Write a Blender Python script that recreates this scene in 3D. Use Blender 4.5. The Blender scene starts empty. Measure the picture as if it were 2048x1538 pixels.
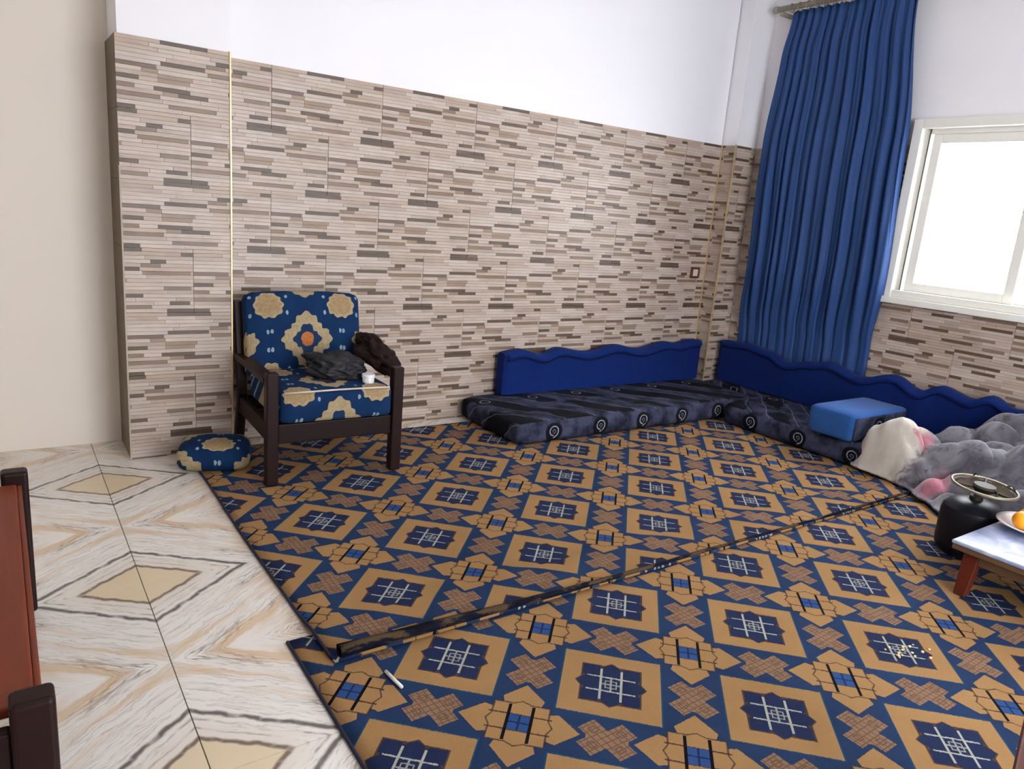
import bpy, bmesh, math, random
from mathutils import Vector, Matrix, noise as mnoise
R = math.radians
random.seed(7)
SC = bpy.context.scene
COL = SC.collection

# ------------------------------------------------------------------ camera, sky, lights, exposure
CAM_H = 1.33
yaw, pitch, roll, FPX = R(35.522), R(-13.284), R(4.7505), 1469.0
fwd = Vector((math.sin(yaw)*math.cos(pitch), math.cos(yaw)*math.cos(pitch), math.sin(pitch)))
rgt0 = Vector((math.cos(yaw), -math.sin(yaw), 0)); up0 = rgt0.cross(fwd)
rgt = rgt0*math.cos(roll) + up0*math.sin(roll)
up = -rgt0*math.sin(roll) + up0*math.cos(roll)
camd = bpy.data.cameras.new('camera'); cam = bpy.data.objects.new('camera', camd); COL.objects.link(cam)
camd.sensor_fit = 'HORIZONTAL'; camd.sensor_width = 36.0; camd.lens = FPX/2048*36.0
camd.clip_start = 0.02
M3 = Matrix((rgt, up, -fwd)).transposed()
cam.matrix_world = Matrix.Translation((0, 0, CAM_H)) @ M3.to_4x4()
SC.camera = cam

w = bpy.data.worlds.new('daylight_sky'); SC.world = w; w.use_nodes = True
bg = w.node_tree.nodes['Background']; bg.inputs[0].default_value = (0.92, 0.95, 1.0, 1); bg.inputs[1].default_value = 5.0

def area(name, loc, rot, sx, sy, power, col):
    l = bpy.data.lights.new(name, 'AREA'); l.shape = 'RECTANGLE'; l.size = sx; l.size_y = sy
    l.energy = power; l.color = col
    o = bpy.data.objects.new(name, l); COL.objects.link(o); o.location = loc; o.rotation_euler = rot
    return o
# daylight falling in through the window in the right wall and fill light through an added, unseen doorway behind the camera
area('window_daylight', (5.25, 1.9, 1.75), (0, R(78), 0), 1.5, 1.7, 55, (0.93, 0.96, 1.0))
area('added_doorway_fill', (2.2, -1.55, 1.45), (R(-98), 0, R(-2)), 2.2, 2.3, 92, (1.0, 0.965, 0.92))

VS = SC.view_settings
VS.view_transform = 'Standard'; VS.look = 'None'; VS.gamma = 1.0; VS.use_curve_mapping = False
VS.exposure = 0.97

# ------------------------------------------------------------------ helpers
def lin(r, g, b):
    f = lambda c: ((c/255)/12.92 if c/255 <= 0.04045 else ((c/255+0.055)/1.055)**2.4)
    return (f(r), f(g), f(b), 1.0)

class G:
    """expression builder for shader nodes"""
    def __init__(s, mat):
        mat.use_nodes = True; s.nt = mat.node_tree
        s.bsdf = s.nt.nodes['Principled BSDF']
    def n(s, t): return s.nt.nodes.new(t)
    def math(s, op, a, b=None, c=None):
        nd = s.n('ShaderNodeMath'); nd.operation = op
        for i, v in enumerate((a, b, c)):
            if v is None: continue
            if isinstance(v, V): s.nt.links.new(v.s, nd.inputs[i])
            else: nd.inputs[i].default_value = v
        return V(s, nd.outputs[0])
    def coord(s, kind='Object'):
        t = s.n('ShaderNodeTexCoord'); x = s.n('ShaderNodeSeparateXYZ')
        s.nt.links.new(t.outputs[kind], x.inputs[0]); s.vec = t.outputs[kind]
        return V(s, x.outputs[0]), V(s, x.outputs[1]), V(s, x.outputs[2])
    def comb(s, x, y, z=0.0):
        nd = s.n('ShaderNodeCombineXYZ')
        for i, v in enumerate((x, y, z)):
            if isinstance(v, V): s.nt.links.new(v.s, nd.inputs[i])
            else: nd.inputs[i].default_value = v
        return nd.outputs[0]
    def noise(s, vec, scale=5.0, detail=3.0, rough=0.5, dist=0.0, color=False):
        nd = s.n('ShaderNodeTexNoise'); nd.inputs['Scale'].default_value = scale
        nd.inputs['Detail'].default_value = detail; nd.inputs['Roughness'].default_value = rough
        nd.inputs['Distortion'].default_value = dist
        s.nt.links.new(vec, nd.inputs['Vector'])
        return V(s, nd.outputs[0])
    def mix(s, fac, a, b):
        nd = s.n('ShaderNodeMix'); nd.data_type = 'RGBA'
        for sk, v in ((nd.inputs[0], fac), (nd.inputs[6], a), (nd.inputs[7], b)):
            if isinstance(v, V): s.nt.links.new(v.s, sk)
            else: sk.default_value = v
        return V(s, nd.outputs[2])
    def scale(s, col, fac):
        nd = s.n('ShaderNodeMix'); nd.data_type = 'RGBA'; nd.blend_type = 'MULTIPLY'; nd.inputs[0].default_value = 1.0
        s.nt.links.new(col.s, nd.inputs[6]) if isinstance(col, V) else setattr(nd.inputs[6], 'default_value', col)
        c = s.n('ShaderNodeCombineColor')
        for i in range(3): s.nt.links.new(fac.s, c.inputs[i])
        s.nt.links.new(c.outputs[0], nd.inputs[7])
        return V(s, nd.outputs[2])
    def ramp(s, v, stops):
        nd = s.n('ShaderNodeValToRGB'); cr = nd.color_ramp
        while len(cr.elements) < len(stops): cr.elements.new(0.5)
        for e, (p, c) in zip(cr.elements, stops): e.position = p; e.color = c
        s.nt.links.new(v.s, nd.inputs[0]); return V(s, nd.outputs[0])
    def color(s, v): s.nt.links.new(v.s, s.bsdf.inputs['Base Color'])
    def bump(s, h, strength=0.3, dist=0.01):
        nd = s.n('ShaderNodeBump'); nd.inputs['Strength'].default_value = strength; nd.inputs['Distance'].default_value = dist
        s.nt.links.new(h.s, nd.inputs['Height']); s.nt.links.new(nd.outputs[0], s.bsdf.inputs['Normal'])
class V:
    def __init__(s, g, sk): s.g = g; s.s = sk
    def __add__(s, o): return s.g.math('ADD', s, o)
    def __radd__(s, o): return s.g.math('ADD', o, s)
    def __sub__(s, o): return s.g.math('SUBTRACT', s, o)
    def __rsub__(s, o): return s.g.math('SUBTRACT', o, s)
    def __mul__(s, o): return s.g.math('MULTIPLY', s, o)
    def __rmul__(s, o): return s.g.math('MULTIPLY', o, s)
    def __truediv__(s, o): return s.g.math('DIVIDE', s, o)
    def __lt__(s, o): return s.g.math('LESS_THAN', s, o)
    def __gt__(s, o): return s.g.math('GREATER_THAN', s, o)
    def abs(s): return s.g.math('ABSOLUTE', s)
    def max(s, o): return s.g.math('MAXIMUM', s, o)
    def min(s, o): return s.g.math('MINIMUM', s, o)
    def cos(s): return s.g.math('COSINE', s)
    def floor(s): return s.g.math('FLOOR', s)
    def frac(s): return s.g.math('FRACT', s)
    def ping(s, k): return s.g.math('PINGPONG', s, k)
def hyp(a, b): return a.g.math('SQRT', a*a + b*b)
def clamp01(v): return v.max(0.0).min(1.0)
def step(v, a, b): return clamp01((v - a) * (1.0/(b-a)))   # linear ramp

def plain(name, rgb, rough=0.6, metal=0.0, var=0.12, scale=30.0, bump=0.0, spec=None, sheen=0.0, stretch=(1, 1, 1)):
    m = bpy.data.materials.new(name); g = G(m)
    x, y, z = g.coord('Object')
    vec = g.comb(x*stretch[0], y*stretch[1], z*stretch[2])
    nz = g.noise(vec, scale, 4, 0.6)
    base = lin(*rgb)
    lo = tuple(c*(1-var) for c in base[:3]) + (1,); hi = tuple(min(1, c*(1+var)) for c in base[:3]) + (1,)
    g.color(g.mix(nz, lo, hi))
    g.bsdf.inputs['Roughness'].default_value = rough; g.bsdf.inputs['Metallic'].default_value = metal
    if spec is not None: g.bsdf.inputs['Specular IOR Level'].default_value = spec
    if sheen: g.bsdf.inputs['Sheen Weight'].default_value = sheen
    if bump: g.bump(nz, bump, 0.004)
    return m

def link(name, me, mat=None, parent=None, smooth=False, loc=None, rot=None):
    o = bpy.data.objects.new(name, me); COL.objects.link(o)
    if mat is not None and not me.materials: me.materials.append(mat)
    if parent is not None: o.parent = parent
    if loc is not None: o.location = loc
    if rot is not None: o.rotation_euler = rot
    if smooth:
        for p in me.polygons: p.use_smooth = True
    return o
def empty(name, loc=(0, 0, 0), rz=0.0):
    o = bpy.data.objects.new(name, None); COL.objects.link(o); o.location = loc; o.rotation_euler = (0, 0, rz)
    o.empty_display_size = 0.1
    return o
def tag(o, label=None, cat=None, group=None, kind=None):
    if label: o['label'] = label
    if cat: o['category'] = cat
    if group: o['group'] = group
    if kind: o['kind'] = kind
    return o

class MB:
    def __init__(s): s.bm = bmesh.new()
    def box(s, x0, x1, y0, y1, z0, z1, bev=0.0, seg=2, mat=None):
        t = bmesh.new(); bmesh.ops.create_cube(t, size=1.0)
        for v in t.verts:
            v.co = Vector(((x0+x1)/2 + v.co.x*(x1-x0), (y0+y1)/2 + v.co.y*(y1-y0), (z0+z1)/2 + v.co.z*(z1-z0)))
        if bev: bmesh.ops.bevel(t, geom=t.edges[:], offset=bev, segments=seg, affect='EDGES', profile=0.5)
        if mat is not None: t.transform(mat)
        s.add(t); return s
    def add(s, t):
        me = bpy.data.meshes.new('tmp'); t.to_mesh(me); t.free(); s.bm.from_mesh(me); bpy.data.meshes.remove(me)
    def lathe(s, prof, seg=32, mat=None, cap=True):
        t = bmesh.new(); rings = []
        for r, z in prof:
            rings.append([t.verts.new((r*math.cos(2*math.pi*k/seg), r*math.sin(2*math.pi*k/seg), z)) for k in range(seg)])
        for a, b in zip(rings, rings[1:]):
            for k in range(seg):
                t.faces.new((a[k], a[(k+1) % seg], b[(k+1) % seg], b[k]))
        if cap:
            if prof[0][0] > 1e-5: t.faces.new(rings[0][::-1])
            if prof[-1][0] > 1e-5: t.faces.new(rings[-1])
        bmesh.ops.remove_doubles(t, verts=t.verts[:], dist=1e-6)
        if mat is not None: t.transform(mat)
        s.add(t); return s
    def tube(s, pts, rad, seg=8, closed=False):
        t = bmesh.new(); n = len(pts); rings = []
        pts = [Vector(p) for p in pts]
        for i, p in enumerate(pts):
            a = pts[(i-1) % n] if (closed or i > 0) else p
            b = pts[(i+1) % n] if (closed or i < n-1) else p
            d = (b-a).normalized(); u = d.cross(Vector((0, 0, 1)))
            if u.length < 1e-4: u = d.cross(Vector((1, 0, 0)))
            u.normalize(); v = d.cross(u)
            r = rad[i] if isinstance(rad, (list, tuple)) else rad
            rings.append([t.verts.new(p + u*r*math.cos(2*math.pi*k/seg) + v*r*math.sin(2*math.pi*k/seg)) for k in range(seg)])
        rng = range(n) if closed else range(n-1)
        for i in rng:
            a, b = rings[i], rings[(i+1) % n]
            for k in range(seg): t.faces.new((a[k], a[(k+1) % seg], b[(k+1) % seg], b[k]))
        if not closed:
            t.faces.new(rings[0][::-1]); t.faces.new(rings[-1])
        bmesh.ops.recalc_face_normals(t, faces=t.faces[:])
        s.add(t); return s
    def build(s, name, mat, parent=None, smooth=False, loc=None, rot=None):
        me = bpy.data.meshes.new(name); bmesh.ops.recalc_face_normals(s.bm, faces=s.bm.faces[:])
        s.bm.to_mesh(me); s.bm.free()
        return link(name, me, mat, parent, smooth, loc, rot)
def autosmooth(o, ang=40):
    for p in o.data.polygons: p.use_smooth = True
    o.data.set_sharp_from_angle(angle=R(ang))
    return o

# ------------------------------------------------------------------ room dimensions (metres, camera foot at the origin)
Y_PIER, Y_BACK, Y_NICHE = 3.80, 3.93, 4.12      # clad pier and column front, clad back wall, plain wall further left
X_PIER0, X_PIER1 = 0.475, 0.955
X_COL, X_RIGHT = 4.575, 4.805
X_LEFT, Y_FRONT, Z_CEIL = -1.9, -1.3, 3.05
Z_DADO = 1.936

# ------------------------------------------------------------------ setting materials
def paint_mat(name, rgb):
    m = bpy.data.materials.new(name); g = G(m); x, y, z = g.coord('Object')
    n1 = g.noise(g.vec, 1.2, 3, 0.5); n2 = g.noise(g.vec, 90, 2, 0.5)
    b = lin(*rgb); lo = tuple(c*0.96 for c in b[:3])+(1,)
    g.color(g.mix(n1, lo, b)); g.bump(n2, 0.05, 0.002); g.bsdf.inputs['Roughness'].default_value = 0.55
    return m
M_PAINT = paint_mat('white_wall_paint', (236, 234, 238))
M_CREAM = paint_mat('cream_wall_paint', (228, 218, 206))
M_CEIL = paint_mat('ceiling_paint', (240, 240, 240))
M_GROUT = plain('tile_grout', (176, 168, 150), 0.9, var=0.15)
M_FGROUT = plain('floor_grout', (120, 115, 98), 0.9, var=0.15)

def stone_mat():
    m = bpy.data.materials.new('stone_strip_cladding'); g = G(m); x, y, z = g.coord('Object')
    at = g.n('ShaderNodeVertexColor'); at.layer_name = 'Col'
    oi = g.n('ShaderNodeObjectInfo'); rnd = V(g, oi.outputs['Random'])
    v1 = g.comb(x*7.0 + rnd*40.0, y, z*130.0)
    streak = g.noise(v1, 1.0, 4, 0.65)
    v2 = g.comb(x*9.0 + rnd*17.0, y, z*14.0); blot = g.noise(v2, 1.0, 3, 0.6)
    f = 0.46 + streak*0.80 + blot*0.36
    c = g.scale(V(g, at.outputs[0]), f)
    # rusty and grey patches of the print
    warm = step(g.noise(g.comb(x*4.0 + rnd*9.0, y+3.0, z*9.0), 1.0, 2, 0.5), 0.58, 0.75)
    c = g.mix(warm*0.25, c, lin(158, 128, 104))
    g.color(c); g.bsdf.inputs['Roughness'].default_value = 0.42
    g.bump(streak, 0.25, 0.003)
    return m
M_STONE = stone_mat()
M_GOLD = plain('brass_edge_trim', (205, 180, 135), 0.35, 0.6, 0.1, 60)

def marble_mat():
    m = bpy.data.materials.new('bookmatched_marble_tile'); g = G(m)
    t = g.n('ShaderNodeNewGeometry'); sx = g.n('ShaderNodeSeparateXYZ'); g.nt.links.new(t.outputs['Position'], sx.inputs[0])
    X, Y = V(g, sx.outputs[0]), V(g, sx.outputs[1])
    u = (X - 0.334).ping(0.497); v = (Y - 2.525 + 0.994*4).ping(0.497)
    uv = g.comb(u, v, 0.0)
    nA = g.noise(uv, 6, 3, 0.6) - 0.5; nB = g.noise(uv, 22, 3, 0.6) - 0.5
    d = u*(1/0.335) + v*(1/0.262) + nA*0.22 + nB*0.05      # distance in diamond metric
    base = lin(218, 212, 206)
    cloud = g.noise(uv, 3.0, 4, 0.6)
    c = g.mix(cloud, lin(222, 216, 209), lin(240, 234, 227))
    # cream heart of the diamond
    heart = 1.0 - step(d, 0.50, 0.56)
    c = g.mix(heart*0.9, c, lin(222, 202, 164))
    c = g.mix((1.0 - step(d, 0.55, 1.0))*0.35, c, lin(206, 188, 162))
    # veins: thin lines following d with breaks
    brk = g.noise(g.comb(u*9.0, v*9.0, 3.0), 1.0, 3, 0.6)
    def vein(c, at, wd, col, amt, lo, hi):
        k = (1.0 - step((d - at).abs(), wd*0.3, wd)) * step(brk, lo, hi)
        return g.mix(k*amt, c, lin(*col))
    c = vein(c, 0.55, 0.05, (96, 66, 44), 0.85, 0.28, 0.5)
    c = vein(c, 1.00, 0.06, (74, 66, 62), 0.9, 0.2, 0.42)
    c = vein(c, 0.86, 0.03, (110, 98, 90), 0.7, 0.4, 0.6)
    c = vein(c, 0.70, 0.025, (140, 120, 100), 0.6, 0.42, 0.6)
    # streaks running parallel to the diamond edges
    al = u*(1/0.335) - v*(1/0.262)
    far = step(d, 1.08, 1.3)
    brk2 = g.noise(g.comb(d*2.5, al*0.8, 9.0), 1.0, 2, 0.5)
    s1 = g.noise(g.comb(d*5.0 + nA*0.3, al*0.45, 1.0), 1.0, 5, 0.62)
    line = (1.0 - step((s1 - 0.5).abs(), 0.006, 0.03)) * far * step(brk2, 0.47, 0.62)
    c = g.mix(line*0.7, c, lin(118, 104, 96))
    s2 = g.noise(g.comb(d*10.0 + nA*0.5, al*0.6, 4.0), 1.0, 4, 0.6)
    line2 = (1.0 - step((s2 - 0.52).abs(), 0.004, 0.025)) * step(d, 0.56, 0.6) * step(brk2, 0.36, 0.5)
    c = g.mix(line2*0.35, c, lin(136, 116, 98))
    org = step(g.noise(g.comb(d*3.2, al*0.55, 7.0), 1.0, 3, 0.55), 0.46, 0.62) * step(d, 1.35, 1.6)
    c = g.mix(org*0.62, c, lin(208, 172, 122))
    g.color(c); g.bsdf.inputs['Roughness'].default_value = 0.22
    return m
M_MARBLE = marble_mat()

# ------------------------------------------------------------------ walls, ceiling, floor
def boxes(name, bl, mat, kind='structure'):
    mb = MB()
    for b in bl: mb.box(*b)
    o = mb.build(name, mat)
    if kind: o['kind'] = kind
    return o
T = 0.2
wall_back = boxes('wall_back', [(X_PIER1, X_COL, Y_BACK+0.012, Y_BACK+T, 0, Z_CEIL)], M_PAINT)
wall_pier = boxes('wall_back_pier', [(X_PIER0+0.012, X_PIER1, Y_PIER+0.012, Y_NICHE+T, 0, Z_CEIL)], M_PAINT)
wall_col = boxes('wall_corner_column', [(X_COL+0.012, X_RIGHT+T, Y_PIER+0.012, Y_BACK+T, 0, Z_CEIL)], M_PAINT)
wall_niche = boxes('wall_left_of_pier', [(X_LEFT-T, X_PIER0+0.012, Y_NICHE, Y_NICHE+T, 0, Z_CEIL)], M_CREAM)
wall_left = boxes('wall_left', [(X_LEFT-T, X_LEFT, Y_FRONT-T, Y_NICHE, 0, Z_CEIL)], M_CREAM)
# right wall with the window opening
WY0, WY1, WZ0, WZ1 = 1.20, 2.58, 0.995, 2.05
wx0 = X_RIGHT + 0.012
wall_right = boxes('wall_right', [(wx0, wx0+T, WY1, Y_PIER+0.012, 0, Z_CEIL), (wx0, wx0+T, Y_FRONT-T, WY0, 0, Z_CEIL),
                                  (wx0, wx0+T, WY0, WY1, 0, WZ0), (wx0, wx0+T, WY0, WY1, WZ1, Z_CEIL)], M_PAINT)
# unseen wall behind the camera; its wide doorway is added to admit fill light
wall_front = boxes('wall_front', [(X_LEFT, 1.0, Y_FRONT-T, Y_FRONT, 0, Z_CEIL), (3.4, wx0, Y_FRONT-T, Y_FRONT, 0, Z_CEIL),
                                  (1.0, 3.4, Y_FRONT-T, Y_FRONT, 2.5, Z_CEIL)], M_PAINT)
ceiling = boxes('ceiling', [(X_LEFT-T, X_RIGHT+T, Y_FRONT-T, Y_NICHE+T, Z_CEIL, Z_CEIL+0.12)], M_CEIL)
floor = boxes('floor', [(X_LEFT-T, X_RIGHT+T, Y_FRONT-T, Y_NICHE+T, -0.12, -0.0035)], M_FGROUT)

TS = 0.497
tm = MB().box(-TS/2+0.0013, TS/2-0.0013, -TS/2+0.0009, TS/2-0.0009, -0.008, 0.0, 0.0008, 1)
first = None; tile_me = None
for i in range(-5, 10):
    for j in range(-8, 5):
        cx, cy = 0.334 + TS*(i+0.5), 2.525 + TS*(j+0.5)
        x0, x1, y0, y1 = cx-TS/2, cx+TS/2, cy-TS/2, cy+TS/2
        if x1 < X_LEFT or x0 > X_RIGHT or y1 < Y_FRONT or y0 > Y_NICHE: continue
        if cx > 2.2 and 0.3 < cy < 3.6: continue          # wholly under the carpets
        a0, a1, b0, b1 = max(x0, X_LEFT), min(x1, X_RIGHT), max(y0, Y_FRONT), min(y1, Y_NICHE)
        if a1-a0 < 0.02 or b1-b0 < 0.02: continue
        full = (a1-a0 > TS-1e-4 and b1-b0 > TS-1e-4)
        if full and first:
            o = first.copy(); COL.objects.link(o); o.location = (cx, cy, 0)
        elif full:
            first = o = tm.build('floor_tile', M_MARBLE, floor, loc=(cx, cy, 0))
        else:
            o = MB().box(a0+0.0013, a1-0.0013, b0+0.0009, b1-0.0009, -0.008, 0.0, 0.0008, 1).build('floor_tile', M_MARBLE, floor)

# ------------------------------------------------------------------ stone strip wall tiles: each tile its own relief mesh
TW, TH, NR = 0.602, 0.3035, 17
BEIGE = [(174, 157, 145), (168, 151, 138), (180, 164, 152), (164, 147, 134), (172, 152, 136), (182, 169, 158)]
DARK, MID, TAN = (86, 70, 57), (120, 102, 87), (142, 120, 102)
DARKS = [(0, .30, .63, DARK), (2, .91, 1.0, DARK), (4, .69, .80, DARK), (5, .62, .76, MID), (7, .30, .61, DARK), (8, .0, .27, (108, 86, 76)),
         (8, .63, .98, MID), (9, .17, .28, TAN), (10, .28, .52, TAN), (11, .28, .50, TAN), (11, .0, .15, DARK), (12, .78, .98, MID), (13, .25, .5, DARK),
         (13, .0, .12, MID), (14, .30, .40, TAN), (15, .42, .63, DARK), (15, .31, .42, TAN), (16, .0, .29, MID), (17, .82, .97, DARK), (18, .35, .69, MID), (19, .80, 1.0, DARK), (19, .0, .12, DARK)]
DARKS_B = [(0, 0, .36, DARK), (2, .55, .8, DARK), (3, .05, .2, MID), (5, .1, .45, DARK), (7, .6, 1.0, MID), (8, .2, .42, DARK), (10, .7, .98, DARK), (11, 0, .12, DARK),
           (12, .3, .6, TAN), (14, .15, .4, DARK), (15, .55, .85, MID), (17, .35, .65, DARK), (19, 0, .2, DARK), (18, .75, .95, MID)]
def strip_layout(darks, seed):
    rnd = random.Random(seed); out = []
    for r in range(NR):
        segs = sorted([(a, b, c, True) for (q, a, b, c) in darks if int(q*NR/20) == r])
        x = 0.0; row = []
        for a, b, c, k in segs + [(1.0, 1.0, None, None)]:
            if c and a < x-0.01:
                a = x
                if b-a < 0.04: continue
            while a - x > 0.015:
                wdt = min(a-x, rnd.uniform(0.22, 0.5))
                if a-x-wdt < 0.1: wdt = a-x
                row.append((x, x+wdt, rnd.choice(BEIGE), rnd.uniform(0.0004, 0.0022)))
                x += wdt
            if c: row.append((a, b, c, rnd.uniform(0.0, 0.0006) if c == DARK else rnd.uniform(0.0002, 0.0015))); x = b
        out.append(row)
    return out
LAY = [strip_layout(DARKS, 3), strip_layout(DARKS_B, 5)]
_cache = {}
def tile_mesh(u0, u1, v0, v1, var):
    key = (round(u0, 3), round(u1, 3), round(v0, 3), round(v1, 3), var)
    if key in _cache: return _cache[key]
    vs, fs, cs = [], [], []
    def bx(x0, x1, z0, z1, d, col):
        b = len(vs)
        e = 0.0006
        vs.extend([(x0, 0.0, z0), (x1, 0.0, z0), (x1, 0.0, z1), (x0, 0.0, z1),
                   (x0+e, -d, z0+e), (x1-e, -d, z0+e), (x1-e, -d, z1-e), (x0+e, -d, z1-e)])
        for f in ((4, 5, 6, 7), (0, 1, 5, 4), (1, 2, 6, 5), (2, 3, 7, 6), (3, 0, 4, 7)):
            fs.append(tuple(b+i for i in f)); cs.append(col)
    rh = TH/NR; gap = 0.0004
    for r, row in enumerate(LAY[var]):
        z1 = TH - r*rh; z0 = z1 - rh
        z0c, z1c = max(z0, v0), min(z1, v1)
        if z1c - z0c < 0.002: continue
        for a, b, c, d in row:
            x0, x1 = max(a*TW, u0), min(b*TW, u1)
            if x1 - x0 < 0.003: continue
            bx(x0+gap*(a*TW <= u0), x1-gap*(b*TW >= u1), z0c+gap*(z0c <= v0), z1c-gap*(z1c >= v1), 0.0085+d, lin(*c))
    me = bpy.data.meshes.new('wall_tile'); me.from_pydata(vs, [], fs)
    ca = me.color_attributes.new('Col', 'FLOAT_COLOR', 'CORNER')
    k = 0
    for p, c in zip(me.polygons, cs):
        for _ in range(p.loop_total): ca.data[k].color = c; k += 1
    me.materials.append(M_STONE); _cache[key] = me
    return me
def clad(wall, origin, rz, width, uoff, hole=None, varmode=0):
    """origin = point on wall face at u=0,z=0; u runs along local +x, outward is local -y"""
    cr, sr = math.cos(rz), math.sin(rz)
    row = 0; z1 = Z_DADO
    while z1 > 0.02:
        zb = z1 - TH; v0 = max(0.0, -zb)
        off = uoff + (TW/2 if row % 2 else 0.0)
        n0 = math.floor((0-off)/TW)
        k = n0
        while off + k*TW < width - 0.004:
            s = off + k*TW; u0 = max(0.0, -s); u1 = min(TW, width - s)
            var = (k+row) % 2 if varmode == 1 else 0
            rects = [(u0, u1, v0, TH)]
            if hole:
                a, b, c, d = hole[0]-s, hole[1]-s, hole[2]-zb, hole[3]-zb
                if a < u1 and b > u0 and c < TH and d > v0:
                    rects = []
                    aa, bb = max(a, u0), min(b, u1); cc, dd = max(c, v0), min(d, TH)
                    if aa > u0: rects.append((u0, aa, v0, TH))
                    if bb < u1: rects.append((bb, u1, v0, TH))
                    if cc > v0: rects.append((aa, bb, v0, cc))
                    if dd < TH: rects.append((aa, bb, dd, TH))
            for r in rects:
                if r[1]-r[0] < 0.006 or r[3]-r[2] < 0.006: continue
                o = link('wall_tile', tile_mesh(*r, var), None, wall)
                lx = s; o.location = (origin[0]+cr*lx, origin[1]+sr*lx, origin[2]+zb)
                o.rotation_euler = (0, 0, rz)
            k += 1
        z1 -= TH; row += 1
clad(wall_back, (X_PIER1, Y_BACK+0.0115, 0), 0, X_COL-X_PIER1, 1.185-X_PIER1)
clad(wall_pier, (X_PIER0, Y_PIER+0.0115, 0), 0, X_PIER1-X_PIER0, 0.0, varmode=0)
clad(wall_col, (X_COL, Y_PIER+0.0115, 0), 0, X_RIGHT-X_COL, -0.2)
clad(wall_col, (X_COL+0.0115, Y_BACK, 0), R(-90), Y_BACK-Y_PIER, -0.35)
clad(wall_right, (wx0-0.0005, Y_PIER, 0), R(-90), Y_PIER-Y_FRONT, -0.1, hole=(Y_PIER-2.61, Y_PIER-1.17, 0.965, 2.09), varmode=1)
# brown edge pieces cladding the narrow side of the pier
M_EDGE = plain('brown_edge_tile', (94, 77, 54), 0.5, var=0.45, scale=9, stretch=(1, 1, 2.0))
for k in range(7):
    z0, z1 = max(0.0, Z_DADO-(k+1)*TH), Z_DADO-k*TH
    MB().box(X_PIER0, X_PIER0+0.013, Y_PIER+0.003, Y_NICHE, z0+0.001, z1-0.001, 0.0008, 1).build('edge_tile', M_EDGE, wall_pier)
# brass corner profiles
for n, (x, y, z1) in enumerate(((X_PIER1, Y_PIER+0.003, Z_DADO+0.004), (X_COL, Y_PIER+0.003, Z_DADO+0.004), (X_COL-0.004, Y_BACK+0.0, Z_DADO))):
    o = MB().box(x-0.006, x+0.003, y-0.006, y+0.006, 0, z1, 0.002, 2).build('trim_%d' % (n+1), M_GOLD); o['kind'] = 'structure'
o = MB().box(X_PIER0-0.003, X_PIER0+0.004, Y_PIER-0.003, Y_PIER+0.005, 0, Z_DADO-0.55, 0.001, 1).build('trim_4', M_GROUT); o['kind'] = 'structure'

# ------------------------------------------------------------------ window in the right wall
M_ALU = plain('white_window_aluminium', (226, 224, 216), 0.4, var=0.04)
M_RUB = plain('dark_window_gasket', (70, 66, 60), 0.7)
M_GLASS = bpy.data.materials.new('window_glass'); gg = G(M_GLASS)
gg.bsdf.inputs['Transmission Weight'].default_value = 1.0; gg.bsdf.inputs['Roughness'].default_value = 0.0
gg.bsdf.inputs['IOR'].default_value = 1.02; gg.bsdf.inputs['Base Color'].default_value = (1, 1, 1, 1)
win = empty('window_1', (X_RIGHT, (WY0+WY1)/2, WZ0)); win['kind'] = 'structure'
def wbox(name, x0, x1, y0, y1, z0, z1, mat, parent=win, bev=0.003):
    cx, cy, cz = win.location
    return MB().box(x0-cx, x1-cx, y0-cy, y1-cy, z0-cz, z1-cz, bev, 2).build(name, mat, parent)
XF = X_RIGHT
for nm, y0, y1, z0, z1 in (('casing', 2.545, 2.605, 0.97, 2.085), ('casing', 1.175, 1.235, 0.97, 2.085), ('casing', 1.235, 2.545, 2.03, 2.085)):
    wbox(nm, XF-0.03, XF+0.05, y0, y1, z0, z1, M_ALU)
wbox('window_sill', XF-0.05, XF+0.09, 1.15, 2.625, 0.945, 0.985, M_ALU)
wbox('bottom_track', XF-0.02, XF+0.10, 1.235, 2.545, 0.985, 1.03, M_ALU)
wbox('jamb', XF+0.03, XF+0.14, 2.52, 2.58, 1.03, 2.04, M_ALU); wbox('jamb', XF+0.03, XF+0.14, 1.20, 1.26, 1.03, 2.04, M_ALU)
wbox('gasket', XF+0.02, XF+0.03, 2.515, 2.521, 1.03, 2.03, M_RUB, bev=0.001)
wbox('top_track', XF+0.03, XF+0.14, 1.26, 2.52, 2.0, 2.05, M_ALU)
for (y0, y1, xo) in ((1.86, 2.50, 0.035), (1.27, 1.92, 0.085)):
    sash = wbox('sash', XF+xo, XF+xo+0.035, y1-0.055, y1, 1.03, 2.0, M_ALU)
    for a in ((y0, y0+0.055, 1.03, 2.0), (y0+0.055, y1-0.055, 1.03, 1.085), (y0+0.055, y1-0.055, 1.945, 2.0)):
        wbox('sash_rail', XF+xo, XF+xo+0.035, *a, M_ALU, sash).matrix_parent_inverse = Matrix()
    p = wbox('pane', XF+xo+0.014, XF+xo+0.02, y0+0.05, y1-0.05, 1.08, 1.95, M_GLASS, sash, bev=0)

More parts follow.
